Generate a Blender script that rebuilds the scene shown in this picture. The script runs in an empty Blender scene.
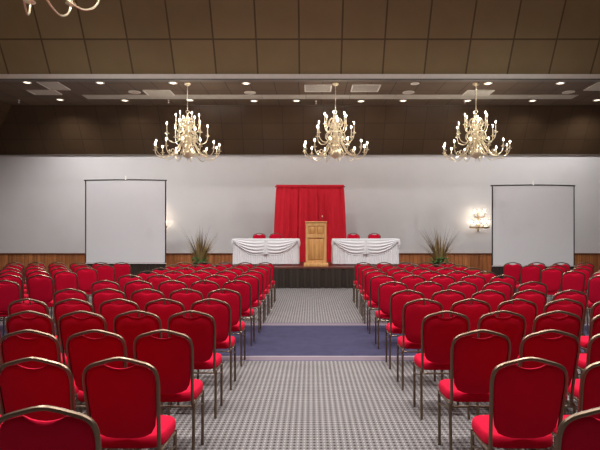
import bpy, bmesh, math, random
from mathutils import Vector, Matrix
random.seed(7)
PI = math.pi
C = bpy.context.scene.collection
sc = bpy.context.scene

# ------------------------------------------------------------------ materials
def srgb(c):
    f = lambda v: (v/255)/12.92 if v/255 <= .04045 else ((v/255+.055)/1.055)**2.4
    return tuple(f(v) for v in c) + (1,)

def new_mat(name):
    m = bpy.data.materials.new(name); m.use_nodes = True
    nt = m.node_tree
    b = nt.nodes['Principled BSDF']
    return m, nt, b

def N(nt, t, **kw):
    n = nt.nodes.new(t)
    for k, v in kw.items():
        if k in n.inputs: n.inputs[k].default_value = v
        else: setattr(n, k, v)
    return n

def simple(name, col, rough=.6, metal=0, noise=.08, scale=8, spec=.5, bump=0, bscale=60, stretch=(1,1,1)):
    m, nt, b = new_mat(name)
    L = nt.links
    tc = N(nt, 'ShaderNodeTexCoord'); mp = N(nt, 'ShaderNodeMapping'); mp.inputs['Scale'].default_value = stretch
    L.new(tc.outputs['Object'], mp.inputs['Vector'])
    nz = N(nt, 'ShaderNodeTexNoise', Scale=scale, Detail=4)
    L.new(mp.outputs['Vector'], nz.inputs['Vector'])
    hsv = N(nt, 'ShaderNodeHueSaturation'); hsv.inputs['Color'].default_value = srgb(col)
    mr = N(nt, 'ShaderNodeMapRange'); mr.inputs['To Min'].default_value = 1-noise*2; mr.inputs['To Max'].default_value = 1+noise*2
    L.new(nz.outputs['Fac'], mr.inputs['Value']); L.new(mr.outputs['Result'], hsv.inputs['Value'])
    L.new(hsv.outputs['Color'], b.inputs['Base Color'])
    b.inputs['Roughness'].default_value = rough; b.inputs['Metallic'].default_value = metal
    b.inputs['Specular IOR Level'].default_value = spec
    if bump:
        n2 = N(nt, 'ShaderNodeTexNoise', Scale=bscale, Detail=3)
        L.new(mp.outputs['Vector'], n2.inputs['Vector'])
        bp = N(nt, 'ShaderNodeBump', Strength=bump, Distance=.01)
        L.new(n2.outputs['Fac'], bp.inputs['Height']); L.new(bp.outputs['Normal'], b.inputs['Normal'])
    return m

def emit(name, col, strength):
    m, nt, b = new_mat(name)
    b.inputs['Base Color'].default_value = srgb(col)
    b.inputs['Emission Color'].default_value = srgb(col)
    b.inputs['Emission Strength'].default_value = strength
    return m

def tiles(name, c1, c2, gap, w, h, g, rough=.55, off=(0,0), spec=.3):
    """flat panels w x h metres on local XY, dark joints between"""
    m, nt, b = new_mat(name); L = nt.links
    tc = N(nt, 'ShaderNodeTexCoord'); mp = N(nt, 'ShaderNodeMapping')
    mp.inputs['Location'].default_value = (off[0], off[1], 0)
    L.new(tc.outputs['Object'], mp.inputs['Vector'])
    br = N(nt, 'ShaderNodeTexBrick'); br.offset = 0; br.squash = 1
    br.inputs['Color1'].default_value = srgb(c1); br.inputs['Color2'].default_value = srgb(c2)
    br.inputs['Mortar'].default_value = srgb(gap); br.inputs['Scale'].default_value = 1
    br.inputs['Mortar Size'].default_value = g; br.inputs['Mortar Smooth'].default_value = .1
    br.inputs['Brick Width'].default_value = w; br.inputs['Row Height'].default_value = h
    L.new(mp.outputs['Vector'], br.inputs['Vector'])
    nz = N(nt, 'ShaderNodeTexNoise', Scale=1.3, Detail=5)
    L.new(tc.outputs['Object'], nz.inputs['Vector'])
    mr = N(nt, 'ShaderNodeMapRange'); mr.inputs['To Min'].default_value = .86; mr.inputs['To Max'].default_value = 1.14
    L.new(nz.outputs['Fac'], mr.inputs['Value'])
    hsv = N(nt, 'ShaderNodeHueSaturation'); L.new(br.outputs['Color'], hsv.inputs['Color']); L.new(mr.outputs['Result'], hsv.inputs['Value'])
    L.new(hsv.outputs['Color'], b.inputs['Base Color'])
    b.inputs['Roughness'].default_value = rough; b.inputs['Specular IOR Level'].default_value = spec
    return m

def wood(name, dark, light, plank=None, rough=.45, axis='Z', scale=1.0):
    m, nt, b = new_mat(name); L = nt.links
    tc = N(nt, 'ShaderNodeTexCoord'); mp = N(nt, 'ShaderNodeMapping')
    s = {'Z': (14, 14, .9), 'X': (.9, 14, 14), 'Y': (14, .9, 14)}[axis]
    mp.inputs['Scale'].default_value = tuple(v*scale for v in s)
    L.new(tc.outputs['Object'], mp.inputs['Vector'])
    nz = N(nt, 'ShaderNodeTexNoise', Scale=1, Detail=6, Roughness=.6); L.new(mp.outputs['Vector'], nz.inputs['Vector'])
    cr = N(nt, 'ShaderNodeValToRGB'); e = cr.color_ramp.elements
    e[0].position = .32; e[0].color = srgb(dark); e[1].position = .68; e[1].color = srgb(light)
    L.new(nz.outputs['Fac'], cr.inputs['Fac'])
    out = cr.outputs['Color']
    if plank:
        sx = N(nt, 'ShaderNodeSeparateXYZ'); L.new(tc.outputs['Object'], sx.inputs['Vector'])
        d = N(nt, 'ShaderNodeMath', operation='DIVIDE'); d.inputs[1].default_value = plank; L.new(sx.outputs['X'], d.inputs[0])
        fr = N(nt, 'ShaderNodeMath', operation='FRACT'); L.new(d.outputs[0], fr.inputs[0])
        lt = N(nt, 'ShaderNodeMath', operation='LESS_THAN'); lt.inputs[1].default_value = .06; L.new(fr.outputs[0], lt.inputs[0])
        fl = N(nt, 'ShaderNodeMath', operation='FLOOR'); L.new(d.outputs[0], fl.inputs[0])
        wn = N(nt, 'ShaderNodeTexWhiteNoise', noise_dimensions='1D'); L.new(fl.outputs[0], wn.inputs['W'])
        mr = N(nt, 'ShaderNodeMapRange'); mr.inputs['To Min'].default_value = .8; mr.inputs['To Max'].default_value = 1.15
        L.new(wn.outputs['Value'], mr.inputs['Value'])
        hsv = N(nt, 'ShaderNodeHueSaturation'); L.new(out, hsv.inputs['Color']); L.new(mr.outputs['Result'], hsv.inputs['Value'])
        mx = N(nt, 'ShaderNodeMix', data_type='RGBA'); L.new(lt.outputs[0], mx.inputs['Factor'])
        L.new(hsv.outputs['Color'], mx.inputs['A']); mx.inputs['B'].default_value = srgb(tuple(v*.45 for v in dark))
        out = mx.outputs['Result']
    L.new(out, b.inputs['Base Color']); b.inputs['Roughness'].default_value = rough
    return m

def carpet():
    m, nt, b = new_mat('patterned_carpet'); L = nt.links
    tc = N(nt, 'ShaderNodeTexCoord'); sx = N(nt, 'ShaderNodeSeparateXYZ'); L.new(tc.outputs['Object'], sx.inputs['Vector'])
    def math_(op, a, v=None, v2=None):
        n = N(nt, 'ShaderNodeMath', operation=op)
        if isinstance(a, (int, float)): n.inputs[0].default_value = a
        else: L.new(a, n.inputs[0])
        if v is not None:
            if isinstance(v, (int, float)): n.inputs[1].default_value = v
            else: L.new(v, n.inputs[1])
        return n.outputs[0]
    P = .055
    def lattice(ox, oy, r):
        fx = math_('FRACT', math_('ADD', math_('DIVIDE', sx.outputs['X'], P), ox))
        fy = math_('FRACT', math_('ADD', math_('DIVIDE', sx.outputs['Y'], P), oy))
        ax = math_('ABSOLUTE', math_('SUBTRACT', fx, .5)); ay = math_('ABSOLUTE', math_('SUBTRACT', fy, .5))
        return math_('LESS_THAN', math_('ADD', ax, ay), r)
    def mix(f, A, B):
        mx = N(nt, 'ShaderNodeMix', data_type='RGBA'); L.new(f, mx.inputs['Factor'])
        for s, v in (('A', A), ('B', B)):
            if isinstance(v, tuple): mx.inputs[s].default_value = v
            else: L.new(v, mx.inputs[s])
        return mx.outputs['Result']
    nz = N(nt, 'ShaderNodeTexNoise', Scale=3, Detail=6)
    L.new(tc.outputs['Object'], nz.inputs['Vector'])
    base = mix(nz.outputs['Fac'], srgb(CARPET_A), srgb(CARPET_B))
    col = mix(lattice(0, 0, .28), base, srgb((60, 48, 47)))
    col = mix(lattice(.5, .5, .16), col, srgb((172, 165, 160)))
    n2 = N(nt, 'ShaderNodeTexNoise', Scale=6, Detail=8); L.new(tc.outputs['Object'], n2.inputs['Vector'])
    blue = mix(n2.outputs['Fac'], srgb((48, 46, 66)), srgb((66, 62, 86)))
    def band(a, b_):
        return math_('MULTIPLY', math_('GREATER_THAN', sx.outputs['Y'], a), math_('LESS_THAN', sx.outputs['Y'], b_))
    col = mix(band(6.80, 9.70), col, srgb((88, 82, 104)))
    col = mix(band(6.84, 9.66), col, srgb((112, 98, 106)))
    col = mix(band(7.04, 9.47), col, srgb((140, 132, 136)))
    col = mix(band(7.08, 9.43), col, blue)
    L.new(col, b.inputs['Base Color']); b.inputs['Roughness'].default_value = .95
    b.inputs['Specular IOR Level'].default_value = .1
    return m

CARPET_A, CARPET_B = (104, 100, 100), (119, 114, 114)
M = {}
M['fabric'] = simple('red_upholstery', (190, 0, 44), .9, noise=.05, scale=5, spec=.2, bump=.25, bscale=300)
M['fabric'].node_tree.nodes['Principled BSDF'].inputs['Sheen Weight'].default_value = .15
M['fabric'].node_tree.nodes['Principled BSDF'].inputs['Sheen Tint'].default_value = srgb((255, 30, 80))
M['gold'] = simple('antique_gold_metal', (116, 98, 82), .36, metal=.85, noise=.1, scale=20)
M['brass'] = simple('polished_brass', (226, 210, 178), .3, metal=.75, noise=.05, scale=15)
M['candle'] = simple('ivory_candle_sleeve', (196, 184, 160), .5)
M['bulb'] = emit('lit_candle_bulb', (255, 249, 240), 310)
M['lamp'] = emit('lit_downlight_lens', (255, 238, 215), 3)
M['unlit'] = simple('pale_speaker_grille', (196, 186, 172), .6, noise=.04, scale=30)
M['strip'] = simple('pale_grey_diffuser', (186, 178, 164), .5, noise=.05)
M['strip2'] = simple('grille_slat_white', (214, 208, 196), .5)
M['gap'] = simple('dark_recess', (40, 34, 28), .9)
M['wall'] = simple('cream_vinyl_wallcovering', (208, 205, 206), .7, noise=.03, scale=1.2, bump=.08, bscale=40)
M['wain'] = wood('cherry_panelling', (148, 84, 46), (198, 126, 74), plank=.16)
M['cap'] = wood('cherry_cap_rail', (88, 48, 30), (120, 70, 44), axis='X')
M['soffit'] = tiles('brown_ceiling_tile', (104, 86, 70), (96, 79, 63), (54, 43, 34), .775, .775, .014, off=(.1, .2))
M['tray'] = tiles('brown_fabric_panel', (158, 143, 106), (148, 133, 98), (104, 92, 68), 1.275, 1.13, .026, off=(1.63-10.3, .0))
M['slope'] = tiles('dark_brown_panel', (78, 60, 43), (72, 55, 38), (56, 43, 31), .775, .64, .012, rough=.3)
M['beam'] = simple('grey_metal_track', (240, 234, 226), .6, noise=.04)
M['beam_dark'] = simple('dark_metal_edge', (96, 88, 80), .45)
M['screen'] = simple('matte_white_screen', (224, 223, 227), .8, noise=.01)
M['black'] = simple('black_enamel', (38, 34, 32), .5)
M['brown_cloth'] = simple('dark_brown_pleated_cloth', (46, 34, 27), .85, noise=.1)
M['stage'] = wood('dark_stage_floor', (74, 34, 24), (104, 50, 36), axis='X')
M['curtain'] = simple('red_drape_cloth', (208, 34, 52), .75, noise=.06, scale=3, spec=.2)
M['cloth'] = simple('white_table_linen', (236, 236, 240), .8, noise=.02)
M['oak'] = wood('golden_oak', (200, 142, 80), (232, 184, 122), scale=1.6)
M['oak_dark'] = wood('golden_oak_panel', (184, 122, 64), (226, 172, 106), scale=2.2)
M['grass'] = simple('dried_grass_blade', (172, 146, 96), .7, noise=.25, scale=6)
M['grass2'] = simple('dark_reed_blade', (104, 80, 52), .7, noise=.3, scale=6)
M['leaf'] = simple('green_leaf', (66, 128, 66), .6, noise=.25, scale=12)
M['pot'] = simple('dark_ceramic', (70, 52, 42), .4)
M['plaster'] = simple('plain_tan_wall', (122, 110, 100), .8, noise=.02)

# ------------------------------------------------------------------ mesh helpers
def link(name, bm, mat, parent=None, smooth=True, label=None):
    me = bpy.data.meshes.new(name)
    bmesh.ops.recalc_face_normals(bm, faces=bm.faces)
    bm.to_mesh(me); bm.free()
    mats = mat if isinstance(mat, (list, tuple)) else [mat]
    for m in mats: me.materials.append(m)
    if smooth:
        for p in me.polygons: p.use_smooth = True
        try: me.set_sharp_from_angle(angle=math.radians(40))
        except Exception: pass
    o = bpy.data.objects.new(name, me); C.objects.link(o)
    if parent: o.parent = parent
    if label: o['label'] = label
    return o

def thing(name, label, cat, loc=(0, 0, 0), rz=0, group=None):
    o = bpy.data.objects.new(name, None); C.objects.link(o); o.empty_display_size = .2
    o.location = loc; o.rotation_euler = (0, 0, rz)
    o['label'] = label; o['category'] = cat
    if group: o['group'] = group
    return o

def tag(o, label, cat, group=None, kind=None):
    o['label'] = label; o['category'] = cat
    if group: o['group'] = group
    if kind: o['kind'] = kind
    return o

def struct(name, bm, mat, smooth=False):
    o = link(name, bm, mat, smooth=smooth); o['kind'] = 'structure'; return o

def B(): return bmesh.new()

def box(bm, c, s, mtx=None, bevel=0):
    r = bmesh.ops.create_cube(bm, size=1)
    vs = r['verts']
    for v in vs: v.co = Vector((v.co.x*s[0], v.co.y*s[1], v.co.z*s[2]))
    if bevel:
        es = list({e for v in vs for e in v.link_edges})
        rr = bmesh.ops.bevel(bm, geom=es, offset=bevel, segments=2, affect='EDGES', profile=.5)
        vs = list({v for f in rr['faces'] for v in f.verts} | {v for v in vs if v.is_valid})
    for v in vs:
        v.co = v.co + Vector(c)
        if mtx: v.co = mtx @ v.co
    return vs

def smooth_path(pts, n=6):
    """Catmull-Rom through pts"""
    P = [Vector(p) for p in pts]; out = []
    for i in range(len(P)-1):
        p0 = P[i-1] if i else P[0]*2-P[1]; p1 = P[i]; p2 = P[i+1]
        p3 = P[i+2] if i+2 < len(P) else P[-1]*2-P[-2]
        for k in range(n):
            t = k/n
            out.append(.5*((2*p1)+(p2-p0)*t+(2*p0-5*p1+4*p2-p3)*t*t+(-p0+3*p1-3*p2+p3)*t**3))
    out.append(P[-1]); return out

def tube(bm, pts, r, seg=8, closed=False, cap=True):
    P = [Vector(p) for p in pts]; n = len(P); rings = []
    up = None
    for i, p in enumerate(P):
        if closed: t = (P[(i+1) % n]-P[i-1]).normalized()
        else: t = (P[min(i+1, n-1)]-P[max(i-1, 0)]).normalized()
        if up is None:
            a = Vector((0, 0, 1)) if abs(t.z) < .9 else Vector((0, 1, 0))
            up = (a-t*a.dot(t)).normalized()
        else:
            up = (up-t*up.dot(t)).normalized()
        s = t.cross(up)
        rr = r[i] if isinstance(r, (list, tuple)) else r
        rings.append([bm.verts.new(p+(up*math.cos(2*PI*k/seg)+s*math.sin(2*PI*k/seg))*rr) for k in range(seg)])
    for i in range(n if closed else n-1):
        a, b = rings[i], rings[(i+1) % n]
        for k in range(seg):
            bm.faces.new((a[k], a[(k+1) % seg], b[(k+1) % seg], b[k]))
    if cap and not closed:
        bm.faces.new(rings[0]); bm.faces.new(rings[-1][::-1])

def lathe(bm, prof, seg=16, c=(0, 0, 0), cap=True):
    rings = []
    for r, z in prof:
        rings.append([bm.verts.new((c[0]+r*math.cos(2*PI*k/seg), c[1]+r*math.sin(2*PI*k/seg), c[2]+z)) for k in range(seg)])
    for a, b in zip(rings, rings[1:]):
        for k in range(seg):
            bm.faces.new((a[k], a[(k+1) % seg], b[(k+1) % seg], b[k]))
    if cap: bm.faces.new(rings[0][::-1]); bm.faces.new(rings[-1])

def stack(bm, rings):
    """loft closed rings (lists of points) and cap the ends"""
    R = [[bm.verts.new(p) for p in r] for r in rings]
    n = len(R[0])
    for a, b in zip(R, R[1:]):
        for k in range(n): bm.faces.new((a[k], a[(k+1) % n], b[(k+1) % n], b[k]))
    bm.faces.new(R[0][::-1]); bm.faces.new(R[-1])

def grid(bm, nu, nv, f, thick=0):
    """surface f(u,v); with thick, a second side offset along +Y and rims"""
    V = [[bm.verts.new(f(i/nu, j/nv)) for j in range(nv+1)] for i in range(nu+1)]
    for i in range(nu):
        for j in range(nv):
            bm.faces.new((V[i][j], V[i+1][j], V[i+1][j+1], V[i][j+1]))
    if thick:
        W = [[bm.verts.new(V[i][j].co+Vector((0, thick, 0))) for j in range(nv+1)] for i in range(nu+1)]
        for i in range(nu):
            for j in range(nv):
                bm.faces.new((W[i][j], W[i][j+1], W[i+1][j+1], W[i+1][j]))
        for i in range(nu):
            for j in (0, nv): bm.faces.new((V[i][j], V[i+1][j], W[i+1][j], W[i][j]))
        for j in range(nv):
            for i in (0, nu): bm.faces.new((V[i][j], V[i][j+1], W[i][j+1], W[i][j]))

def dup(root, loc, rz, label, group):
    r = root.copy(); C.objects.link(r); r.location = loc; r.rotation_euler = (0, 0, rz)
    r['label'] = label
    if group: r['group'] = group
    for ch in list(root.children):
        c = ch.copy(); C.objects.link(c); c.parent = r
        for g in list(ch.children):
            d = g.copy(); C.objects.link(d); d.parent = c
    return r

# ------------------------------------------------------------------ camera
cam = bpy.data.cameras.new('camera'); co = bpy.data.objects.new('camera', cam); C.objects.link(co)
co.location = (0, 0, 1.74); co.rotation_euler = (PI/2, 0, 0)
cam.sensor_width = 36; cam.lens = 30; cam.shift_x = -11/600; cam.shift_y = 8/600
cam.clip_end = 100
sc.camera = co

# ------------------------------------------------------------------ room shell
XW, YB, YW = 12.7, -5.0, 19.6      # side walls at +-XW, rear wall, stage wall
ZS, ZW, ZT = 6.51, 4.80, 9.5        # soffit, wall top, tray top
YSO, YBEAM = 18.61, 15.4
bm = B(); box(bm, (0, (YB+YW)/2, -.1), (2*XW+.4, YW-YB+.4, .2)); struct('floor', bm, carpet())
bm = B(); box(bm, (0, YW+.1, (ZW)/2), (2*XW+.4, .2, ZW)); struct('wall_front', bm, M['wall'])
bm = B(); box(bm, (0, YB-.1, ZS/2), (2*XW+.4, .2, ZS)); struct('wall_back', bm, M['plaster'])
for s, nm in ((-1, 'left'), (1, 'right')):
    bm = B(); box(bm, (s*(XW+.1), (YB+YW)/2, ZW/2), (.2, YW-YB+.4, ZW)); struct('wall_'+nm, bm, M['plaster'])
bm = B(); box(bm, (0, YW-.03, .455), (2*XW, .06, .91)); struct('trim_1', bm, M['wain'])
bm = B(); box(bm, (0, YW-.045, .93), (2*XW, .09, .045), bevel=.008); struct('trim_2', bm, M['cap'])
bm = B(); box(bm, (0, YW-.04, ZW+.0), (2*XW, .05, .03)); struct('trim_3', bm, M['beam_dark'])

def slab(name, p0, p1, p2, mat, t=.06):
    """panel with local XY pattern: p0 origin, p1-p0 = local x, p2-p0 = local y (any lengths); polygon thickness away from the room"""
    p0, p1, p2 = Vector(p0), Vector(p1), Vector(p2)
    x = (p1-p0).normalized(); y = (p2-p0); y = (y-x*y.dot(x)).normalized(); z = x.cross(y)
    bm = B(); w = (p1-p0).length; h = (p2-p0).length
    box(bm, (w/2, h/2, t/2), (w, h, t))
    o = struct(name, bm, mat)
    m = Matrix((x, y, z)).transposed().to_4x4(); m.translation = p0; o.matrix_world = m
    return o
# soffit over the stage end: local z must point up
slab('ceiling_front_soffit', (-11.15, YBEAM, ZS), (11.15, YBEAM, ZS), (-11.15, YSO, ZS), M['soffit'])
# sloping panels down to the stage wall (y goes up the slope, thickness behind)
def quad(name, pts, mat, t=.06, anchor=0, flip=False):
    """planar convex panel through world pts; object frame: x along pts[0]->pts[1], z to the outside"""
    P = [Vector(p) for p in pts]
    x = (P[1]-P[0]).normalized(); n = (P[1]-P[0]).cross(P[-1]-P[0]).normalized(); y = n.cross(x)
    m = Matrix((x, y, n)).transposed().to_4x4(); m.translation = P[0]
    inv = m.inverted(); bm = B()
    lo = [bm.verts.new((inv @ p)) for p in P]
    hi = [bm.verts.new((inv @ p)+Vector((0, 0, t))) for p in P]
    bm.faces.new(lo[::-1]); bm.faces.new(hi)
    for i in range(len(P)):
        j = (i+1) % len(P); bm.faces.new((lo[i], lo[j], hi[j], hi[i]))
    o = struct(name, bm, mat); o.matrix_world = m
    return o
quad('ceiling_front_slope', [(-XW, YW, ZW), (XW, YW, ZW), (11.15, YSO, ZS), (-11.15, YSO, ZS)][::1], M['slope'], t=-.06)
quad('ceiling_left_slope', [(-XW, YB, ZW), (-XW, YW, ZW), (-11.15, YSO, ZS), (-11.15, YB, ZS)], M['slope'], t=-.06)
quad('ceiling_right_slope', [(XW, YW, ZW), (XW, YB, ZW), (11.15, YB, ZS), (11.15, YSO, ZS)], M['slope'], t=-.06)
# side soffits and tray
XT = 10.3; sl = (ZT-ZS)/math.tan(math.radians(60))
slab('ceiling_left_soffit', (-11.15, YB, ZS), (-XT, YB, ZS), (-11.15, YBEAM, ZS), M['soffit'])
slab('ceiling_right_soffit', (XT, YB, ZS), (11.15, YB, ZS), (XT, YBEAM, ZS), M['soffit'])
quad('ceiling_tray_front', [(-XT, YBEAM, ZS), (XT, YBEAM, ZS), (XT-sl, YBEAM-sl, ZT), (-XT+sl, YBEAM-sl, ZT)], M['tray'], t=-.06)
quad('ceiling_tray_left', [(-XT, YB, ZS), (-XT, YBEAM, ZS), (-XT+sl, YBEAM-sl, ZT), (-XT+sl, YB, ZT)], M['tray'], t=-.06)
quad('ceiling_tray_right', [(XT, YBEAM, ZS), (XT, YB, ZS), (XT-sl, YB, ZT), (XT-sl, YBEAM-sl, ZT)], M['tray'], t=-.06)
slab('ceiling', (-XT+sl-.05, YB, ZT), (XT-sl+.05, YB, ZT), (-XT+sl-.05, YBEAM-sl+.05, ZT), M['tray'])
bm = B(); box(bm, (0, YB-.1, (ZS+ZT)/2), (2*XT, .2, ZT-ZS)); struct('wall_back_upper', bm, M['tray'])
# metal track along the edge of the tray
bm = B(); box(bm, (0, YBEAM-.03, ZS+.02), (2*XT, .16, .15), bevel=.012); struct('trim_4', bm, M['beam'])
bm = B(); box(bm, (0, YBEAM-.03, ZS-.07), (2*XT, .19, .03)); struct('trim_5', bm, M['beam_dark'])

# ------------------------------------------------------------------ soffit fittings
def px(x, D): return (x-311)*D/500.
def on_soffit(y): return (ZS-1.74)*500/(233-y)
zc = ZS
ORD = ['leftmost', 'second from the left', 'third from the left', 'fourth from the left', 'fifth from the left',
       'sixth from the left', 'seventh from the left', 'eighth from the left', 'ninth from the left', 'tenth from the left']
def spot(loc, power, size=150, r=.06, blend=.8, col=(1, .985, .965)):
    l = bpy.data.lights.new('downlight_or_fill_lamp', 'SPOT'); l.energy = power; l.spot_size = math.radians(size)
    l.spot_blend = blend; l.shadow_soft_size = r; l.color = col
    o = bpy.data.objects.new('downlight_or_fill_lamp', l); C.objects.link(o); o.location = loc; return o

dl = thing('recessed_downlight', '', 'ceiling light', (0, 0, zc), 0, 'recessed downlights in the far soffit')
bm = B()
lathe(bm, [(.14, 0), (.14, -.012), (.105, -.018), (.095, -.004), (.095, .0)], 20, cap=False)
link('trim_ring', bm, M['strip2'], dl)
bm = B(); lathe(bm, [(.094, -.003), (.09, -.005), (.05, -.006), (.001, -.007)], 20, cap=True); link('lens', bm, M['lamp'], dl)
first = True
rowA = [(27, 82.3), (100, 82.6), (173, 82.8), (246, 83.2), (415, 83.5), (488, 83.3), (560.5, 83)]
rowB = [(60, 99.5), (125, 100.3), (190, 100), (254, 100.8), (296.5, 100.6), (361, 101), (403, 100.6), (467.5, 100.5), (532.5, 100.6), (597, 100)]
DLP = 48
for row, txt in ((rowA, 'row nearest the metal track'), (rowB, 'row nearest the sloping panels')):
    for i, (x, y) in enumerate(row):
        D = on_soffit(y); X = px(x, D)
        lab = 'small round ceiling downlight, %s in the %s' % (ORD[i], txt)
        if row is rowA and i == 4: lab = 'small unlit ceiling downlight, %s in the %s' % (ORD[i], txt)
        if first: dl.location = (X, D, zc); dl['label'] = lab; o = dl; first = False
        else: o = dup(dl, (X, D, zc), 0, lab, 'recessed downlights in the far soffit')
        if row is rowA and i == 4:
            for ch in o.children:
                if ch.name.startswith('lens'):
                    ch.data = ch.data.copy(); ch.data.materials[0] = M['unlit']; ch['label'] = 'unlit lens'
        else: spot((X, D, zc-.05), DLP*(1+(4.6 if X < 0 else 3)*(abs(X)/8.5)**2.5))

# round speakers
sp = None
for i, (x, y) in enumerate([(134.5, 92), (250, 92.5), (408.5, 92.3), (568.5, 92)]):
    D = on_soffit(y); X = px(x, D)
    lab = 'pale round flush ceiling speaker grille, %s in its row' % ORD[i]
    if sp is None:
        sp = thing('ceiling_speaker', lab, 'speaker', (X, D, zc), 0, 'round speaker grilles in the far soffit')
        bm = B(); lathe(bm, [(.20, 0), (.20, -.012), (.18, -.018), (.175, -.012)], 24, cap=False); link('rim_ring', bm, M['strip2'], sp)
        bm = B(); lathe(bm, [(.178, -.0), (.176, -.012), (.1, -.017), (.001, -.018)], 24); link('grille', bm, M['unlit'], sp)
    else: dup(sp, (X, D, zc), 0, lab, 'round speaker grilles in the far soffit')

# air vents
M['vent_back'] = simple('shaded_duct_metal', (112, 104, 92), .6)
def vent(x0, x1, ya, yb, label, slats, group='square air vents in the far soffit', mat='strip'):
    D0, D1 = on_soffit(ya), on_soffit(yb); Dm = (D0+D1)/2
    w = abs(px(x1, Dm)-px(x0, Dm)); d = abs(D1-D0); X = px((x0+x1)/2, Dm)
    t = thing('air_vent', label, 'air vent', (X, Dm, zc), 0, group)
    bm = B(); box(bm, (0, 0, -.004), (w, d, .008)); link('backing', bm, M[mat], t, smooth=False)
    bm = B()
    for sx_, sy_, sw, sd in ((0, d/2, w, .04), (0, -d/2, w, .04), (w/2, 0, .04, d), (-w/2, 0, .04, d)):
        box(bm, (sx_, sy_, -.015), (sw, sd, .03))
    link('frame', bm, M['strip2'], t, smooth=False)
    for k in range(slats):
        yy = -d/2+(k+1)*d/(slats+1)
        bm = B(); box(bm, (0, yy, -.014), (w-.04, .02, .012), None); link('slat', bm, M['strip2'], t, smooth=False)
    return t
vent(305, 331, 84.2, 91, 'square slatted air vent left of the middle chandelier rod', 6, mat='vent_back')
vent(352, 379, 84.2, 91, 'square slatted air vent right of the middle chandelier rod', 6, mat='vent_back')
vent(146, 172, 90, 95, 'small pale air vent near the left chandelier rod', 3)
vent(465, 491, 90, 95, 'small pale air vent behind the right chandelier rod', 3)
vent(31, 58, 89.8, 94, 'narrow pale air vent beside the wide light panel at far left', 3)
# flat light panels and long strip
def panel(x0, x1, ya, yb, label, name='light_panel', cat='ceiling panel', n=1):
    D0, D1 = on_soffit(ya), on_soffit(yb); Dm = (D0+D1)/2
    w = px(x1, Dm)-px(x0, Dm); d = abs(D1-D0); X = px((x0+x1)/2, Dm)
    t = thing(name, label, cat, (X, Dm, zc))
    bm = B(); box(bm, (0, 0, -.006), (w, d, .012), bevel=.003); link('diffuser', bm, M['strip'], t, smooth=False)
    bm = B()
    for sx_, sy_, sw, sd in ((0, d/2, w, .025), (0, -d/2, w, .025), (w/2, 0, .025, d), (-w/2, 0, .025, d)):
        box(bm, (sx_, sy_, -.012), (sw, sd, .024))
    link('frame', bm, M['strip2'], t, smooth=False)
    return t
panel(44, 64, 81.5, 89.5, 'wide flat unlit light panel in the soffit at far left')
panel(591, 610, 82, 90, 'wide flat unlit light panel cut by the right frame edge')
segs = [84, 152, 222, 262, 306, 350, 395, 438, 530, 576]
t = thing('ceiling_slot_diffuser', 'long pale grey slot diffuser running across the far soffit', 'air diffuser', (0, 0, zc))
D0, D1 = on_soffit(94.6), on_soffit(98.4)
for a, b_ in zip(segs, segs[1:]):
    xa, xb = px(a, 17.42), px(b_, 17.42)
    bm = B(); box(bm, ((xa+xb)/2, (D0+D1)/2, -.012), (xb-xa-.015, D1-D0, .024), bevel=.004)
    link('slot_section', bm, M['strip'], t, smooth=False)
# sprinkler heads
spr = None
for i, (x, y) in enumerate([(19, 100), (168.5, 100), (316, 101), (465, 100)]):
    D = on_soffit(y); X = px(x, D)
    lab = ['small sprinkler head hanging at the far left of the soffit', 'small sprinkler head hanging just left of the left chandelier rod',
           'small sprinkler head hanging just left of the middle chandelier rod', 'small sprinkler head hanging just left of the right chandelier rod'][i]
    bm = B(); lathe(bm, [(.04, 0), (.04, -.01), (.014, -.02), (.014, -.09), (.035, -.1), (.035, -.108), (.004, -.112)], 12)
    if spr is None:
        spr = link('ceiling_sprinkler', bm, M['beam']); tag(spr, lab, 'sprinkler', 'sprinkler heads in the soffit'); spr.location = (X, D, zc+.002)
    else:
        bm.free(); o = spr.copy(); C.objects.link(o); o.location = (X, D, zc+.002); o['label'] = lab

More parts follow.
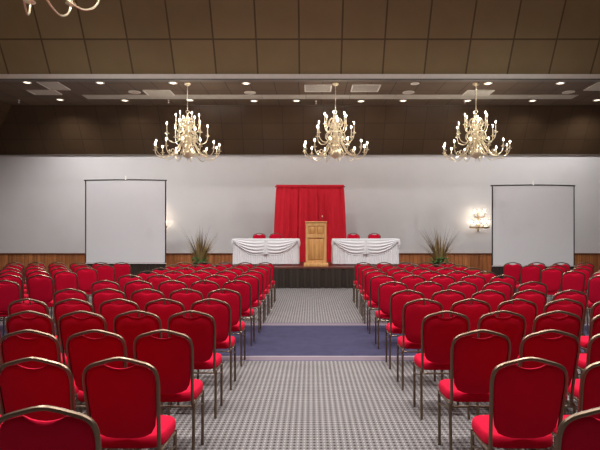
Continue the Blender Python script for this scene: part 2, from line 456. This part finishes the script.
# ------------------------------------------------------------------ chandeliers
def chandelier(label, loc, ztop, rot=0):
    """loc z = bottom of the ball; ztop = ceiling height above"""
    t = thing('chandelier', label, 'chandelier', loc, rot, 'brass chandeliers')
    t.scale = (1.06, 1.06, 1.06); H = (ztop-loc[2])/1.06
    bm = B(); lathe(bm, [(.10, H), (.10, H-.03), (.05, H-.07), (.012, H-.09)], 16); link('canopy', bm, M['brass'], t)
    bm = B(); tube(bm, [(0, 0, 1.42), (0, 0, H-.06)], .012, 6)
    n = int((H-1.5)/.25)
    for k in range(max(n, 1)): lathe(bm, [(.013, 1.5+k*.25), (.022, 1.515+k*.25), (.013, 1.53+k*.25)], 8)
    link('rod', bm, M['brass'], t)
    bm = B()
    tube(bm, [(.045*math.cos(a), 0, 1.40+.045*math.sin(a)) for a in [2*PI*k/14 for k in range(14)]], .01, 6, closed=True)
    link('hanging_ring', bm, M['brass'], t)
    bm = B()
    prof = [(.004, -.01), (.03, .0), (.10, .03), (.16, .09), (.175, .16), (.15, .23), (.08, .28), (.045, .31), (.07, .34), (.10, .37), (.10, .40), (.05, .44),
            (.035, .50), (.075, .55), (.11, .60), (.11, .65), (.06, .70), (.035, .76), (.06, .80), (.09, .85), (.09, .90), (.05, .95), (.03, 1.02), (.055, 1.10),
            (.075, 1.16), (.05, 1.24), (.025, 1.30), (.015, 1.36)]
    lathe(bm, prof, 20); link('body', bm, M['brass'], t)
    #  tier: count, start radius/height, dip, cup radius/height, phase
    tiers = [(12, .06, .46, .52, .02, .95, .24, 0.0), (6, .10, .62, .36, .40, .60, .72, .26), (6, .08, .87, .22, .86, .34, 1.02, 0.0), ]
    for n, r0, z0, rd, zd, rc, zcup, ph in tiers:
        if n == 12:
            path = [(r0, z0), (.16, .52), (.25, .40), (.38, .20), (.54, .06), (.72, .0), (.85, .045), (.93, .14), (rc, zcup)]
        elif rc > .5:
            path = [(r0, z0), (.17, .70), (.22, .60), (.28, .50), (.38, .45), (.50, .48), (.58, .58), (rc, zcup)]
        else:
            path = [(r0, z0), (.13, .96), (.17, .90), (.20, .82), (.26, .79), (.31, .83), (rc, .93), (rc, zcup)]
        sp_ = smooth_path([(a, 0, b) for a, b in path], 4)
        bm = B(); tube(bm, sp_, .0125, 6)
        # scroll near the body
        sc_ = [(path[1][0]+.06*math.cos(a)*(1-a/9), 0, path[1][1]+.02+.06*math.sin(a)*(1-a/9)) for a in [k*.55 for k in range(11)]]
        tube(bm, sc_, .008, 5)
        lathe(bm, [(.012, zcup-.05), (.02, zcup-.03), (.06, zcup-.012), (.066, zcup), (.03, zcup), (.018, zcup+.01), (.024, zcup+.04), (.024, zcup+.05)], 10, c=(rc, 0, 0))
        ame = link('arm', bm, M['brass']); me = ame.data
        cl = .15 if n == 12 else .26
        bm = B(); lathe(bm, [(.015, zcup+.045), (.015, zcup+cl)], 8, c=(rc, 0, 0)); cme = link('candle', bm, M['candle'])
        bm = B(); lathe(bm, [(.006, zcup+cl), (.013, zcup+cl+.015), (.0135, zcup+cl+.03), (.008, zcup+cl+.052), (.002, zcup+cl+.07)], 6, c=(rc, 0, 0)); bme = link('bulb', bm, M['bulb'])
        for k in range(n):
            if k == 0: a, c, b = ame, cme, bme
            else:
                a, c, b = ame.copy(), cme.copy(), bme.copy()
                for q in (a, c, b): C.objects.link(q)
            a.parent = t; a.rotation_euler = (0, 0, ph+2*PI*k/n)
            c.parent = a; b.parent = a
    sc0 = None
    for k in range(12):
        if sc0 is None:
            bm = B()
            tube(bm, smooth_path([(.05, 0, 1.12), (.12, 0, 1.20), (.20, 0, 1.12), (.21, 0, 1.0), (.15, 0, .94), (.11, 0, 1.0), (.15, 0, 1.05)], 4), .010, 5)
            tube(bm, smooth_path([(.06, 0, .80), (.16, 0, .82), (.27, 0, .74), (.30, 0, .62), (.24, 0, .55), (.20, 0, .60), (.24, 0, .66)], 4), .010, 5)
            tube(bm, smooth_path([(.07, 0, .50), (.15, 0, .46), (.24, 0, .34), (.34, 0, .17), (.46, 0, .09), (.55, 0, .12), (.56, 0, .20), (.50, 0, .22), (.47, 0, .17)], 4), .010, 5)
            sc0 = link('scroll_ornament', bm, M['brass'], t); o = sc0
        else: o = sc0.copy(); C.objects.link(o); o.parent = t
        o.rotation_euler = (0, 0, PI/12+PI/6*k)
    bm = B(); lathe(bm, [(.003, -.09), (.018, -.07), (.022, -.05), (.012, -.03), (.03, .005)], 10); link('finial', bm, M['brass'], t)
    return t
for x, lab, rot in ((187.5, 'brass candle chandelier hanging above the left projection screen side', .1),
                    (335.5, 'brass candle chandelier hanging above the lectern and red curtain', .32),
                    (476, 'brass candle chandelier hanging above the right wall lamp', .05)):
    chandelier(lab, (px(x, 15.94), 15.94, 4.12), ZS, rot)
chandelier('near brass chandelier, only its lowest arms showing in the top left corner', (px(15, 5.74), 5.74, 4.577), ZT, .36)

# fill lights out of view in the high tray, added to brighten the seats
th = None
for ix in range(4):
    for iy in range(3):
        X = -6+4*ix; Y = (3.3, 7.0, 10.8)[iy]
        lab = 'added unseen fill light high above the seats'
        if th is None:
            th = thing('added_tray_light', lab, 'ceiling light', (X, Y, ZT), 0, 'added unseen fill lights in the high tray ceiling')
            bm = B(); lathe(bm, [(.16, 0), (.16, -.012), (.125, -.016), (.115, 0)], 20, cap=False); link('trim_ring', bm, M['strip2'], th)
            bm = B(); lathe(bm, [(.114, -.004), (.1, -.01), (.001, -.012)], 20); link('lens', bm, M['lamp'], th)
        else: dup(th, (X, Y, ZT), 0, lab, 'added unseen fill lights in the high tray ceiling')
        spot((X, Y, ZT-.06), (1700, 560, 780)[iy]*(1.3 if ix in (0, 3) and iy == 2 else 1), size=140, r=.1)

# ------------------------------------------------------------------ banquet chair (back towards -Y, sits facing +Y)
def back_y(z): return -.165-.10*max(0, (z-.50))/.52
def frame_outline():
    half = [(.192, .425), (.195, .58), (.202, .75), (.2065, .85), (.203, .905), (.188, .944), (.155, .970), (.10, .988), (.05, 1.002), (0, 1.010)]
    half = [(x*1.045, z) for x, z in half]
    pts = [(-x, z) for x, z in half] + [(x, z) for x, z in half[-2::-1]]
    return pts
def pad_outline():
    half = [(0, .508), (.06, .510), (.11, .520), (.15, .541), (.174, .584), (.184, .65), (.188, .70), (.193, .80), (.196, .86), (.192, .902), (.177, .936),
            (.148, .957), (.115, .968), (.088, .974), (.062, .960), (.03, .951), (0, .948)]
    half = [(x*1.045, z) for x, z in half]
    return half + [(-x, z) for x, z in half[-2:0:-1]]
def seat_ring(k, z, y0=-.150, y1=.215, wf=.224, wr=.212):
    pts = []
    for i in range(32):
        a = 2*PI*i/32; c, s = math.cos(a), math.sin(a)
        e = .42
        u = math.copysign(abs(c)**e, c); v = math.copysign(abs(s)**e, s)
        cy = (y0+y1)/2; hy = (y1-y0)/2
        w = wr+(wf-wr)*(v*.5+.5)
        ko = 1-(1-k)
        pts.append((u*w*k, cy+v*hy*k, z))
    return pts
def make_chair(label):
    t = thing('banquet_chair', label, 'chair')
    bm = B(); stack(bm, [seat_ring(.90, .434), seat_ring(.97, .438), seat_ring(1.0, .452), seat_ring(1.0, .483), seat_ring(.975, .505), seat_ring(.92, .516), seat_ring(.6, .526), seat_ring(.15, .529)])
    link('seat', bm, M['fabric'], t)
    # backrest pad
    O = pad_outline(); cx, cz = 0, .75
    bm = B(); rings = []
    for k, th_ in ((0.02, .021), (.6, .020), (.88, .018), (.96, .012), (1.0, .002)):
        rings.append([(x*k, back_y(cz+(z-cz)*k)-th_*.8, cz+(z-cz)*k) for x, z in O])
    for k, th_ in ((1.0, .010), (.96, .024), (.86, .034), (.6, .040), (.02, .042)):
        rings.append([(x*k, back_y(cz+(z-cz)*k)+th_*.8, cz+(z-cz)*k) for x, z in O])
    stack(bm, rings); link('backrest', bm, M['fabric'], t)
    bm = B(); P = smooth_path([(x, back_y(z), z) for x, z in frame_outline()], 3)
    tube(bm, P, .0122, 8); link('back_frame', bm, M['gold'], t)
    # under-seat rails with the side braces
    bm = B()
    for s in (-1, 1):
        tube(bm, [(s*.205, -.165, .424), (s*.212, .16, .424)], .011, 6)
        tube(bm, smooth_path([(s*.214, -.180, .405), (s*.214, -.04, .37), (s*.215, .132, .335)], 4), .008, 6)
    tube(bm, [(-.20, .15, .424), (.20, .15, .424)], .010, 6)
    link('seat_frame', bm, M['gold'], t)
    bm = B(); tube(bm, [(-.212, -.178, .415), (.212, -.178, .415)], .009, 6); link('stretcher', bm, M['gold'], t)
    for s in (-1, 1):
        bm = B(); tube(bm, smooth_path([(s*.203, -.164, .445), (s*.211, -.172, .43), (s*.214, -.178, .40), (s*.217, -.198, .2), (s*.220, -.225, .0)], 4), .0125, 8); link('leg', bm, M['gold'], t)
        bm = B(); tube(bm, smooth_path([(s*.212, .145, .438), (s*.214, .14, .40), (s*.216, .13, .2), (s*.218, .115, .0)], 4), .0125, 8); link('leg', bm, M['gold'], t)
    return t
chair0 = make_chair('')
ROWS = [12.4, 11.42, 10.45, 9.57, 8.67, 7.66, 6.5, 5.5, 4.65, 3.73, 2.9, 2.085]
ROWS_RIGHT = [12.4, 11.38, 10.4, 9.52, 8.58, 7.47, 6.36, 5.48, 4.63, 3.73, 2.9, 2.085]
NTH = ['first', 'second', 'third', 'fourth', 'fifth', 'sixth', 'seventh', 'eighth', 'ninth', 'tenth', 'eleventh', 'twelfth']
SEAT = ['aisle', 'second', 'third', 'fourth', 'fifth', 'sixth', 'seventh']
blocks = [
    ('left of the centre aisle', [-1.13, -1.635, -2.135, -2.64, -3.145], 'chairs left of the centre aisle'),
    ('right of the centre aisle', [1.235, 1.755, 2.27, 2.79, 3.31], 'chairs right of the centre aisle'),
    ('left of the left side aisle', [-4.70, -5.23, -5.76, -6.30, -6.83, -7.36], 'chairs beyond the left side aisle'),
    ('right of the right side aisle', [5.03, 5.62, 6.22, 6.82, 7.40], 'chairs beyond the right side aisle'),
]
rot = random.Random(3)
used = False
NUDGE = {('left', 9): .02, ('left', 10): .018, ('left', 11): .015, ('left', 8): .01, ('left', 7): .02, ('right', 8): .025, ('right', 9): .04, ('right', 10): .045, ('right', 11): .025, ('right', 0): .07, ('right', 1): .055, ('right', 2): .04, ('right', 3): .01}
for txt, cols, grp in blocks:
    for r, D in enumerate(ROWS_RIGHT if 'right' in txt else ROWS):
        for c, X in enumerate(cols):
            X += NUDGE.get((grp.split()[1], r), 0)
            xl = 311+500*(X-.23)/D; xr = 311+500*(X+.23)/D
            xl2 = 311+500*(X-.23)/(D+.45); xr2 = 311+500*(X+.23)/(D+.45)
            if max(xr, xr2) < 0 or min(xl, xl2) > 600: continue
            rowt = 'front row' if r == 0 else NTH[r]+' row from the stage'
            if r == 11: rowt = 'row closest to the viewer'
            lab = 'red chair, %s seat %s, %s' % (SEAT[c] if c else 'first', txt, rowt)
            jx, jy, jr = rot.uniform(-.007, .007), rot.uniform(-.02, .02), rot.uniform(-.014, .014)
            if r >= 9: jx = jy = 0
            if 'beyond' in grp: jr += .07 if X < 0 else -.07; X += -.02 if X < 0 else 0
            loc = (X+jx, D+.265+jy, 0)
            if not used:
                chair0.location = loc; chair0.rotation_euler.z = jr; chair0['label'] = lab; chair0['group'] = grp; used = True
            else: dup(chair0, loc, jr, lab, grp)

# ------------------------------------------------------------------ stage
ZST = .664
bm = B(); box(bm, (.2, 17.2, ZST-.03), (6.9, 2.8, .06), bevel=.006); plat = link('stage_top', bm, M['stage'], smooth=False)
stg = thing('stage_platform', 'low dark stage platform with brown pleated skirt under lectern and tables', 'stage', (0, 0, 0))
plat.parent = stg
def pleats(u, n, amp, rnd): return amp*math.sin(u*n*2*PI)+amp*.5*math.sin(u*n*.37*2*PI+rnd)
bm = B()
grid(bm, 300, 3, lambda u, v: (-3.24+6.88*u, 15.805+pleats(u, 31, .05, 1)*(.35+.65*v)-.05*v, (ZST-.05)*(1-v)+.004), thick=.006)
link('skirt', bm, M['brown_cloth'], stg)
for s in (-1, 1):
    bm = B()
    box(bm, (.2+s*3.4, 17.2, (ZST-.06)/2), (.04, 2.6, ZST-.06)); link('side_panel', bm, M['brown_cloth'], stg, smooth=False)

# red curtain on its frame
cu = thing('pipe_and_drape', 'red pleated curtain on a frame behind the lectern', 'curtain', (0, 18.30, ZST))
hc = 3.47-ZST
bm = B()
def cur(u, v):
    spread = 1+.11*v**.7
    x = -1.265+2.46*u; x = (x+.03)*spread-.03
    a = .3+.7*min(1, v*3)
    y = (.022*math.sin(u*13*2*PI+.9*math.sin(u*9)) + .04*math.sin(u*4.3*2*PI+1) + .006*math.sin(u*37*2*PI) + .09*math.exp(-((u-.615)/.006)**2) + .07*math.exp(-((u-.335)/.007)**2))*a
    return (x, y, hc*(1-v)+.015)
grid(bm, 420, 16, cur, thick=.008)
link('drape', bm, M['curtain'], cu)
bm = B(); grid(bm, 160, 2, lambda u, v: (-1.275+2.48*u, -.05+.01*math.sin(u*34*2*PI), hc+.03-.09*v), thick=.012)
link('header', bm, M['curtain'], cu)
bm = B(); tube(bm, [(-1.32, .06, hc-.03), (1.25, .06, hc-.03)], .022, 8); link('rod', bm, M['black'], cu)
for s in (-1.25, 1.19):
    bm = B(); tube(bm, [(s, .08, 0), (s, .08, hc-.02)], .022, 8); box(bm, (s, .1, .01), (.35, .3, .02)); link('post', bm, M['black'], cu)

# lectern
lx, ly = px(316, 16.1), 16.15
le = thing('lectern', 'tall golden oak lectern with raised panels at the centre of the stage', 'lectern', (lx, ly, ZST))
w, h = .63, 1.345; le.scale = (1.06, 1.06, 1.06)
bm = B(); box(bm, (0, .1, .05), (.74, .52, .10), bevel=.012); link('plinth', bm, M['oak'], le)
bm = B(); box(bm, (0, .1, .10+(h-.2)/2), (w-.02, .40, h-.2), bevel=.005); link('body', bm, M['oak_dark'], le, smooth=False)
fy = -.11
bm = B()
for s in (-1, 1): box(bm, (s*(w/2-.035), fy, .70), (.07, .035, 1.2), bevel=.005)
box(bm, (0, fy-.001, 1.27), (w-.13, .035, .08), bevel=.005); box(bm, (0, fy-.001, .93), (w-.13, .035, .12), bevel=.005); box(bm, (0, fy-.001, .14), (w-.13, .035, .08), bevel=.005)
box(bm, (0, fy-.001, 1.11), (.04, .035, .26), bevel=.004)
link('face_frame', bm, M['oak'], le, smooth=False)
for s in (-1, 1):
    bm = B(); box(bm, (s*.13, fy+.002, 1.11), (.17, .025, .21), bevel=.012); link('upper_panel', bm, M['oak_dark'], le)
bm = B(); box(bm, (0, fy+.002, .52), (.42, .025, .62), bevel=.014); link('lower_panel', bm, M['oak_dark'], le)
bm = B(); box(bm, (0, 0, 0), (w+.03, .50, .035), Matrix.Translation((0, .11, h-.025)) @ Matrix.Rotation(-.12, 4, 'X'), bevel=.006); link('reading_top', bm, M['oak'], le)
mi = thing('microphone', 'small gooseneck microphone standing on the oak lectern', 'microphone', (lx+.2, ly+.1, ZST+h*1.06+.004))
bm = B(); lathe(bm, [(.03, -.004), (.03, .01), (.008, .02)], 10); link('base', bm, M['black'], mi)
bm = B(); tube(bm, smooth_path([(0, 0, .01), (0, .0, .10), (.004, -.03, .17)], 4), .006, 6); link('gooseneck', bm, M['gold'], mi)
bm = B(); lathe(bm, [(.004, -.02), (.016, -.01), (.018, .02), (.010, .035)], 10, c=(.004, -.032, .18)); link('head', bm, M['strip2'], mi)

# skirted tables
def skirted_table(xa, xb, side):
    D = 16.55; X = px((xa+xb)/2, D); W = px(xb, D)-px(xa, D); H = .875; dep = .76
    t = thing('banquet_table', 'folding banquet table under the white swagged cloth %s of the lectern' % side, 'table', (X, D+dep/2, ZST+.014), 0, 'tables on the stage')
    w2 = W-.16
    bm = B(); box(bm, (0, 0, H-.045), (w2, dep-.1, .03), bevel=.004); link('tabletop', bm, M['oak'], t, smooth=False)
    for sx_ in (-1, 1):
        for sy_ in (-1, 1):
            bm = B(); tube(bm, [(sx_*(w2/2-.12), sy_*(dep/2-.12), H-.06), (sx_*(w2/2-.10), sy_*(dep/2-.12), 0)], .014, 8); link('leg', bm, M['gold'], t)
    c = thing('tablecloth', 'white linen cloth with draped swags on the table %s of the lectern' % side, 'tablecloth', (X, D+dep/2, ZST), 0, 'white tablecloths on the stage')
    bm = B(); box(bm, (0, 0, H), (W-.08, dep, .02), bevel=.009); link('top_cloth', bm, M['cloth'], c)
    # pleated skirt around three sides
    fw = W-.10; per = [(-fw/2, dep/2), (-fw/2, -dep/2), (fw/2, -dep/2), (fw/2, dep/2)]
    Ls = [dep, fw, dep]; tot = sum(Ls)
    def pt(u):
        s = u*tot
        for i, l in enumerate(Ls):
            if s <= l+1e-9 or i == 2:
                a, b = Vector(per[i]), Vector(per[i+1]); p = a+(b-a)*(min(s, l)/l); n = (b-a).normalized(); return p, Vector((n.y, -n.x))
            s -= l
    bm = B()
    def sk(u, v):
        p, n = pt(u); d = (.013*math.sin(u*tot/.075*2*PI)+.006*math.sin(u*tot/.19*2*PI))*(.4+.6*v)+.01*v
        q = p+n*d
        return (q.x, q.y, H-.01-(H-.06)*v)
    grid(bm, 420, 4, sk); link('skirt', bm, M['cloth'], c)
    # two big swags meeting at a gathered knot, plus a gathered drop at each end
    for s in (-1, 1):
        bm = B()
        def sw(u, v, s=s):
            x = s*(.02+u*(fw/2-.0)); sag = .05+.29*math.sin(PI*min(1, u*.98+.01))**.8
            sag += .40*(1-u)**1.4
            y = -dep/2-.022-.035*math.sin(PI*v)-.020*math.sin(v*5*2*PI)*math.sin(PI*u)**.5*(.3+.7*v)
            return (x, y, H+.012-sag*v)
        grid(bm, 40, 40, sw, thick=.006); link('swag', bm, M['cloth'], c)
        bm = B()
        def ear(u, v, s=s):
            a = u*PI*1.0
            r = .05*(.55+.8*math.sin(PI*min(1, v*.9+.1)))
            wob = .012*math.sin(u*4*2*PI)*(v*.8+.2)
            return (s*(fw/2-.01)+s*(r+wob)*math.sin(a), -dep/2-.01-(r+wob)*math.cos(a), H+.008-.30*v)
        grid(bm, 28, 14, ear); link('gathered_end', bm, M['cloth'], c)
    bm = B(); lathe(bm, [(.012, H+.01), (.05, H-.02), (.028, H-.08), (.03, H-.11), (.085, H-.46), (.07, H-.50)], 20, c=(0, -dep/2-.045, 0))
    for v in bm.verts:
        a = math.atan2(v.co.y+dep/2+.045, v.co.x); k = 1+.25*math.sin(a*7)
        v.co.x *= k; v.co.y = (v.co.y+dep/2+.045)*k*.5-dep/2-.05
    link('center_gather', bm, M['cloth'], c)
    return X
skirted_table(231.5, 300, 'left'); skirted_table(331.5, 400, 'right')
for x, lab in ((259.3, 'red chair behind the left stage table, farther from the lectern'), (275.8, 'red chair behind the left stage table, nearer the lectern'),
               (353.3, 'red chair behind the right stage table, nearer the lectern'), (374.4, 'red chair behind the right stage table, farther from the lectern')):
    dup(chair0, (px(x, 17.9), 17.66, ZST+.013), PI, lab, 'chairs behind the stage tables').scale = (1.02, 1.02, 1.045)

# ------------------------------------------------------------------ projection screens
def screen(X0, X1, zt, zb, D, label):
    w = X1-X0; t = thing('projection_screen', label, 'projection screen', ((X0+X1)/2, D, 0), 0, 'free-standing projection screens')
    bm = B(); box(bm, (0, .02, (zt+zb)/2), (w-.05, .012, zt-zb-.03)); link('screen_fabric', bm, M['screen'], t, smooth=False)
    for s in (-1, 1):
        bm = B(); box(bm, (s*(w/2-.018), .02, (zt+zb)/2), (.036, .035, zt-zb), bevel=.004); link('side_bar', bm, M['black'], t, smooth=False)
    bm = B(); tube(bm, smooth_path([(-w/2-.04, .02, zt-.01), (-w/4, .02, zt+.006), (0, .02, zt+.012), (w/4, .02, zt+.006), (w/2+.02, .02, zt-.012)], 5), .022, 8); link('top_bar', bm, M['black'], t)
    bm = B(); lathe(bm, [(.03, -.02), (.03, .04), (.018, .07), (.012, .13)], 10, c=(0, .02, zt+.02)); link('hanger_knob', bm, M['beam'], t)
    bm = B(); box(bm, (0, .02, zb-.012), (w, .03, .03), bevel=.005); link('bottom_bar', bm, M['screen'], t, smooth=False)
    bm = B(); grid(bm, 200, 3, lambda u, v: ((u-.5)*(w-.03), .03+pleats(u, 24, .014, 2)*(.3+.7*v), (zb-.02)*(1-v)+.01), thick=.006); link('skirt', bm, M['brown_cloth'], t)
    for s in (-1, 1):
        bm = B(); tube(bm, [(s*(w/2-.1), .09, zt-.05), (s*(w/2-.1), .09, .03)], .018, 8)
        tube(bm, [(s*(w/2-.1), -.10, .018), (s*(w/2-.1), .55, .018)], .016, 8); tube(bm, [(s*(w/2-.1), .09, .9), (s*(w/2-.1), .5, .02)], .012, 8); link('leg', bm, M['black'], t)
    bm = B(); tube(bm, [(-w/2+.1, .09, 1.6), (w/2-.1, .09, 1.6)], .014, 8); link('cross_brace', bm, M['black'], t)
    return t
screen(px(85, 17.2), px(166, 17.2), 1.74+53*17.2/500, 1.74-30*17.2/500, 17.2, 'large white projection screen left of the stage, covering a lamp glow')
screen(px(492, 17.0), px(574.8, 17.0), 1.74+47.7*17/500, 1.74-32.6*17/500, 17.0, 'large white projection screen right of the stage beside the wall lamp')

# ------------------------------------------------------------------ wall sconces
def sconce(X, label):
    t = thing('wall_sconce', label, 'wall lamp', (X, 19.54, 1.96), 0, 'brass wall sconces'); t.scale = (1.06, 1.06, 1.06)
    bm = B(); lathe(bm, [(.02, -.14), (.05, -.12), (.06, 0), (.045, .25), (.02, .42), (.028, .48), (.004, .60)], 12)
    for v in bm.verts: v.co.y = v.co.y*.5+.02
    link('back_plate', bm, M['brass'], t)
    bm = B(); tube(bm, smooth_path([(-.36, -.12, .02), (-.30, -.16, -.01), (-.12, -.2, -.01), (0, -.2, 0), (.12, -.2, -.01), (.30, -.16, -.01), (.36, -.12, .02)], 4), .028, 8)
    tube(bm, [(0, .02, 0), (0, -.2, 0)], .018, 6); link('lower_arm', bm, M['brass_dull'], t)
    bm = B(); tube(bm, smooth_path([(-.20, -.14, .41), (-.10, -.15, .36), (0, -.12, .38), (.10, -.15, .36), (.20, -.14, .41)], 4), .016, 8)
    tube(bm, [(0, .02, .38), (0, -.13, .38)], .014, 6); link('upper_arm', bm, M['brass_dull'], t)
    for x, y, z in ((-.31, -.155, 0), (-.11, -.2, 0), (.11, -.2, 0), (.31, -.155, 0), (-.18, -.14, .39), (.18, -.14, .39)):
        bm = B(); lathe(bm, [(.03, z), (.04, z+.02), (.013, z+.03), (.013, z+.15)], 8, c=(x, y, 0)); cd = link('candle', bm, M['candle'], t)
        bm = B(); lathe(bm, [(.008, z+.15), (.02, z+.175), (.021, z+.195), (.012, z+.225), (.002, z+.245)], 6, c=(x, y, 0)); link('bulb', bm, M['bulb2'], cd)
    return t
M['brass_dull'] = simple('aged_brass', (150, 118, 78), .4, metal=.7)
M['bulb2'] = emit('lit_sconce_bulb', (255, 236, 205), 55)
sconce(px(479.5, 19.4), 'brass candle wall lamp glowing left of the right projection screen')
sconce(px(157, 19.4), 'brass candle wall lamp mostly hidden behind the left projection screen')

# ------------------------------------------------------------------ potted grasses
def plant(X, Y, label, seed):
    R = random.Random(seed)
    t = thing('potted_grass', label, 'plant', (X, Y, 0), 0, 'potted grasses beside the stage'); t.scale = (1.1, 1.1, 1.1)
    bm = B(); lathe(bm, [(.14, 0), (.16, .03), (.13, .10), (.17, .35), (.21, .52), (.225, .60), (.205, .60), (.19, .55)], 20); link('pot', bm, M['pot'], t)
    def blades(n, lo, hi, wd, spread, curl):
        bm = B()
        for _ in range(n):
            a = R.uniform(0, 2*PI); L = R.uniform(lo, hi); sp_ = R.uniform(.05, spread); d = Vector((math.cos(a), math.sin(a)*.7, 0))
            s = Vector((-math.sin(a), math.cos(a), 0)); p0 = Vector((d.x*.08, d.y*.08, .56)); ring = []
            K = 7
            for k in range(K+1):
                q = k/K; p = p0+Vector((0, 0, L*q*(1-curl*q*sp_)))+d*(L*sp_*(q**1.4)); wq = wd*(1-q)**.6*(.6+.8*math.sin(PI*min(1, q+.2)))+.001
                ring.append([p-s*wq, p+Vector((0, 0, 0))-d*wq*.35, p+s*wq, p+d*wq*.35])
            stack(bm, ring)
        return bm
    link('grass_blades', blades(170, .5, 1.08, .009, .85, .35), M['grass'], t)['kind'] = 'stuff'
    link('reed_blades', blades(46, .85, 1.42, .013, .60, .2), M['grass2'], t)['kind'] = 'stuff'
    bm = B()
    for _ in range(170):
        a = R.uniform(0, 2*PI); r = .30*math.sqrt(R.random()); z = .60+R.uniform(0, .26)*(1-r); c = Vector((r*math.cos(a), r*math.sin(a)*.8, z))
        L = R.uniform(.06, .13); b_ = R.uniform(0, 2*PI); u = Vector((math.cos(b_), math.sin(b_), R.uniform(-.5, .6))).normalized(); v = u.cross(Vector((0, 0, 1))).normalized(); n = u.cross(v)
        p = [c-u*L/2, c+v*L*.28+n*.01, c+u*L/2, c-v*L*.28+n*.01]; q = [x+n*.004 for x in p]
        a_ = [bm.verts.new(x) for x in p]; b2 = [bm.verts.new(x) for x in q]
        bm.faces.new(a_[::-1]); bm.faces.new(b2)
        for i in range(4): bm.faces.new((a_[i], a_[(i+1) % 4], b2[(i+1) % 4], b2[i]))
    link('leafy_base', bm, M['leaf'], t, smooth=False)['kind'] = 'stuff'
    return t
plant(px(200.5, 18.0), 18.0, 'tall dried grass arrangement in a pot left of the stage', 5)
plant(px(439.5, 18.0), 18.0, 'tall dried grass arrangement in a pot right of the stage', 11)

# ------------------------------------------------------------------ world and colour management
w_ = bpy.data.worlds.new('world'); sc.world = w_; w_.use_nodes = True
w_.node_tree.nodes['Background'].inputs['Color'].default_value = (1, .93, .85, 1)
w_.node_tree.nodes['Background'].inputs['Strength'].default_value = .0
sc.view_settings.view_transform = 'Standard'; sc.view_settings.look = 'None'
sc.view_settings.gamma = 1; sc.view_settings.use_curve_mapping = False
sc.view_settings.exposure = 0.0
sc.cycles.use_denoising = True
sc.cycles.max_bounces = 8; sc.cycles.diffuse_bounces = 5
